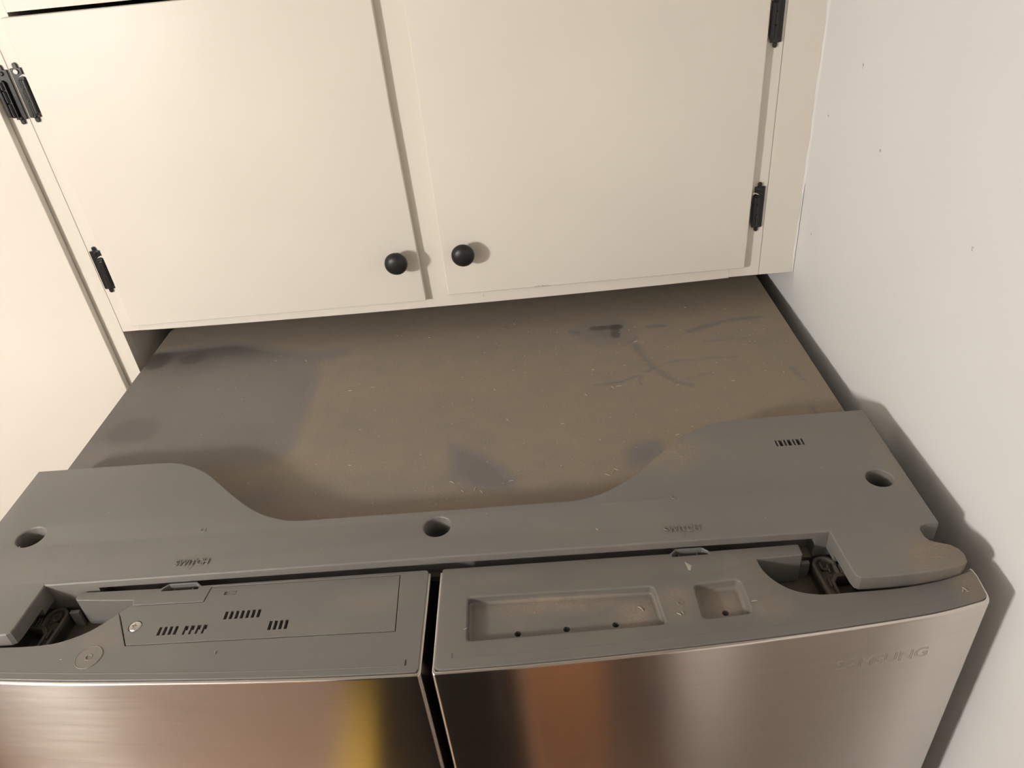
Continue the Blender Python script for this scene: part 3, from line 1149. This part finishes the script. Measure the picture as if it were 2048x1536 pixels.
# hinge brackets in the pockets
def bracket(s, door):
    def path(cx, cy, r, w0):
        pts = [(cx + r * math.cos(a), cy + r * math.sin(a)) for a in [math.radians(-15 + 200 * k / 16) for k in range(17)]]
        return pts
    head = path(344.5, -13.0, 10.5, 0)
    ol = head + [(334.6, -24.0), (336.0, -40.0), (337.5, -57.0), (347.0, -57.0), (346.5, -44.0), (346.2, -32.0), (350.5, -27.0), (358.0, -25.5), (364.0, -24.0), (364.0, -14.0)]
    inner = [(351.0, -13.5)] + [(344.5 + 7.6 * math.cos(a), -13.0 + 7.6 * math.sin(a)) for a in [math.radians(10 + 170 * k / 12) for k in range(13)]]
    inner += [(337.4, -23.0), (338.6, -40.0), (339.6, -55.0), (344.8, -55.0), (344.2, -43.0), (343.4, -30.0), (347.5, -24.5), (351.0, -22.0)]
    b = prism([mir(mm(ol), s), mir(mm(inner), s)], -0.009, 0.0050, 0.0008, 2)
    b2 = prism([mir(mm(ol), s)], -0.0104, 0.0012, 0.0, 0)
    t = bpy.data.meshes.new('t')
    b2.to_mesh(t)
    b.from_mesh(t)
    b2.free()
    # inner lugs and the ribbed side
    for x0, x1, y0, y1, z1 in ((340.5, 347.5, -17.5, -15.9, .0042), (340.5, 342.0, -17.5, -9.5, .0042), (346.0, 347.4, -20.0, -12.0, .0042), (341.5, 343.0, -36, -26, .0042),
                               (352.0, 353.4, -23, -14, .0058), (355.0, 356.4, -23, -14, .0058), (358.0, 359.4, -23, -14, .0058), (361, 362.4, -23, -14, .0058)):
        xa, xb = sorted((x0 * s / 1000, x1 * s / 1000))
        box(b, xa, xb, y0 / 1000, y1 / 1000, -.002, z1, .0003)
    o = door_part('hinge_bracket', mesh_of(b), M_BRACKET, door)
    o['label'] = 'dusty dark hinge bracket in the corner pocket'
    xa, xb = sorted((0.345 * s, 0.362 * s))
    door_part('hinge_plate', boxm(xa, xb, -0.055, -0.030, -0.0104, -0.004, .0006), M_BRACKET, door)
    xa, xb = sorted((0.3225 * s, 0.3315 * s))
    door_part('pocket_post', boxm(xa, xb, -0.0125, -0.0088, -0.0104, 0.0075, .0006), M_CAP_R if s == 1 else M_CAP_L, door)


bracket(1, right_fd)
bracket(-1, left_fd)

# faint maker's lettering left on the right door
t = text_mesh('SAMSUNG', 1, 0.0, 0.018, 0.0, outline=True)
xs_ = [v.co.x for v in t.vertices]
ys_ = [v.co.y for v in t.vertices]
x0, x1, y0, y1 = min(xs_), max(xs_), min(ys_), max(ys_)
for v in t.vertices:
    u = (v.co.x - x0) / (x1 - x0)
    w = (v.co.y - y0) / (y1 - y0)
    x = 0.3270 + 0.0770 * u
    v.co = V((x, front_y(x) - 0.00002 + v.co.z * 0.010, -0.0270 + 0.0120 * w))
bmt = bmesh.new()
bmt.from_mesh(t)
lg = door_part('lettering', mesh_of(bmt), simple_mat('dull_steel_print', (0.52, 0.48, 0.43), 0.42, 1.0), right_fd)
lg['label'] = 'faint outline of maker lettering'

# black gasket strip seen down the gap between the doors
fpart('gasket', boxm(-0.012, 0.018, -0.0060, -0.0015, -0.94, 0.010), M_GASKET)
# lower drawer, below the doors
bm = bmesh.new()
box(bm, -0.449, 0.449, -0.0925, -0.004, FLOOR_Z + 0.06, -0.955, 0.004)
uv = bm.loops.layers.uv.new('grain')
for f in bm.faces:
    for lp in f.loops:
        lp[uv].uv = (lp.vert.co.z, lp.vert.co.x)
fpart('freezer_drawer', mesh_of(bm), M_STEEL)

# ------------------------------------------------------------------ lint and crumbs lying in the dust
bm = bmesh.new()
known = [(28.6, 436.7, 5), (-253.3, 416.9, 2.5), (-209.6, 410.4, 3), (-133.9, 327.0, 5), (-105.4, 331.0, 5), (10.5, 337.9, 3), (-107.3, 241.7, 3), (-181.0, 205.6, 2.5),
         (-217.7, 159.0, 3), (-108.2, 177.1, 4), (-30.4, 190.7, 2), (-29.4, 186.2, 2), (25.2, 285.7, 5), (68.0, 239.3, 5), (131.4, 223.5, 5), (8.8, 136.1, 6), (33.1, 123.3, 6),
         (40, 118, 5), (20, 121, 4), (70.9, 131.7, 5), (92.2, 378.1, 4), (177.5, 331.5, 4), (197.0, 289.3, 5), (163.6, 277.7, 5), (341.5, 283.3, 5), (275.0, 283.9, 4),
         (303.7, 413.2, 3), (322.9, 474.5, 4), (170.7, 189.1, 4), (196.3, 181.6, 3), (256.1, 187.7, 5), (388.0, 198.7, 4), (240.5, 392, 6), (205, 291, 6), (172, 130, 6), (178, 134, 5), (182, 137, 5)]
lst = [(x / 1000, y / 1000, l / 1000, 0.0) for x, y, l in known]
for _ in range(420):
    x = random.uniform(-0.16, 0.44)
    if random.random() > 0.25 + 0.75 * (x + 0.16) / 0.6:
        continue
    lst.append((x, random.uniform(0.07, 0.47), random.uniform(0.0008, 0.0026), 0.0))
for _ in range(40):
    lst.append((random.uniform(-0.43, -0.16), random.uniform(0.17, 0.46), random.uniform(0.0006, 0.0014), 0.0))
for x, y, l in ((-0.4, .05, .0015), (0.15, .02, .003), (-.43, .0, .0015), (-.33, .09, .001), (0.30, .02, .001), (.05, .05, .001), (-.1, .02, .001), (.37, .08, .0015)):
    lst.append((x, y, l, H))
for x, y, l, z in ((0.178, -.056, .006, ZD - .0078), (.09, -.053, .002, ZD - .0078), (.206, -.070, .004, ZD), (.209, -.069, .003, ZD), (.268, -.062, .005, ZD), (.433, -.064, .004, ZD),
                   (.431, -.0655, .003, ZD), (.434, -.0665, .0025, ZD), (-.17, -.078, .003, ZD), (-.30, -.075, .002, ZD), (.034, -.071, .003, ZD)):
    lst.append((x, y, l, z))
for x, y, l, z in lst:
    a = random.uniform(0, 2 * math.pi)
    bend = random.uniform(-.5, .5)
    pts = []
    for k in range(4):
        t = k / 3 - .5
        pts.append((x + l * t * math.cos(a) - bend * l * (t * t) * math.sin(a), y + l * t * math.sin(a) + bend * l * (t * t) * math.cos(a), z + 0.0005))
    r = max(0.00022, min(0.00045, l * 0.12))
    tube(bm, pts, [r * .7, r, r, r * .6], 6)
lint = link('lint', mesh_of(bm), simple_mat('pale_lint', (0.50, 0.44, 0.36), 0.95))
lint['label'] = 'pale lint and crumbs scattered over the dusty refrigerator top'
lint['category'] = 'lint'
lint['kind'] = 'stuff'

# ------------------------------------------------------------------ ceiling lamp that lights the scene
lamp = thing('ceiling_lamp', 'round white globe ceiling lamp left of the refrigerator front', 'lamp', LAMP_LOC)
b = bmesh.new()
bmesh.ops.create_uvsphere(b, u_segments=32, v_segments=20, radius=LAMP_RADIUS)
bmesh.ops.translate(b, verts=b.verts, vec=LAMP_LOC)
attach(link('globe', mesh_of(b), M_LAMP), lamp)
b = bmesh.new()
lathe(b, [(0.03, LAMP_LOC[2] + LAMP_RADIUS - .004), (0.045, LAMP_LOC[2] + LAMP_RADIUS + .01), (0.06, CEIL - .02), (0.06, CEIL - .001)], (LAMP_LOC[0], LAMP_LOC[1], 0), 'Z', 32)
attach(link('base', mesh_of(b), M_STEELSCREW), lamp)

# ------------------------------------------------------------------ unseen stand-ins, added to shape the reflections in the doors
def stand_in_box(name, label, cat, x0, x1, y0, y1, z1, mat, handle):
    t = thing(name, label, cat, ((x0 + x1) / 2, (y0 + y1) / 2, FLOOR_Z))
    attach(link('body', boxm(x0, x1, y0, y1 - 0.02, FLOOR_Z + 0.001, z1, 0.004), mat), t)
    dz = (z1 - FLOOR_Z - 0.09) / 2
    for k in range(2):
        za = FLOOR_Z + 0.06 + k * (dz + 0.01)
        d = attach(link('door', boxm(x0 + .006, x1 - .006, y1 - 0.0195, y1, za, za + dz, 0.003), mat), t)
        hb = bmesh.new()
        tube(hb, [(x1 - .025, y1, za + dz * .4), (x1 - .025, y1 + .02, za + dz * .4), (x1 - .025, y1 + .02, za + dz * .6), (x1 - .025, y1, za + dz * .6)], 0.004, 8)
        attach(link('handle', mesh_of(hb), handle), d)


stand_in_box('photographer_stand_in', 'added black stand-in for the photographer, dark in the door reflections, shading the wall', 'cabinet', -0.20, 0.062, -0.76, -0.47, 0.28,  # added where the photographer stood; darkens reflections and blocks lamp light
       simple_mat('black_lacquer', (0.012, 0.010, 0.009), 0.5), M_STEELSCREW)
stand_in_box('reflector', 'unseen orange-brown cupboard mirrored right of the black cabinet', 'reflector', 0.085, 0.28, -1.37, -1.0, -0.55,  # added for the orange-brown band in the right door
       simple_mat('orange_brown_reflector', (0.85, 0.36, 0.11), 0.5), M_STEELSCREW)
# slim yellow box, added unseen for the yellow band in the left door
t = thing('yellow_reflector', 'unseen slim yellow box added to colour the left door reflection', 'bin', (-0.31, -0.58, FLOOR_Z))
M_YEL = simple_mat('yellow_plastic', (0.80, 0.50, 0.012), 0.45)
b = prism([rpoly([(-0.366, -0.80), (-0.280, -0.80), (-0.280, -0.38), (-0.366, -0.38)], 0.01)], FLOOR_Z + .001, -0.86, 0.002, 2)
attach(link('body', mesh_of(b), M_YEL), t)
b = prism([rpoly([(-0.370, -0.804), (-0.276, -0.804), (-0.276, -0.376), (-0.370, -0.376)], 0.01)], -0.8598, -0.82, 0.004, 2)
attach(link('lid', mesh_of(b), M_YEL), t)
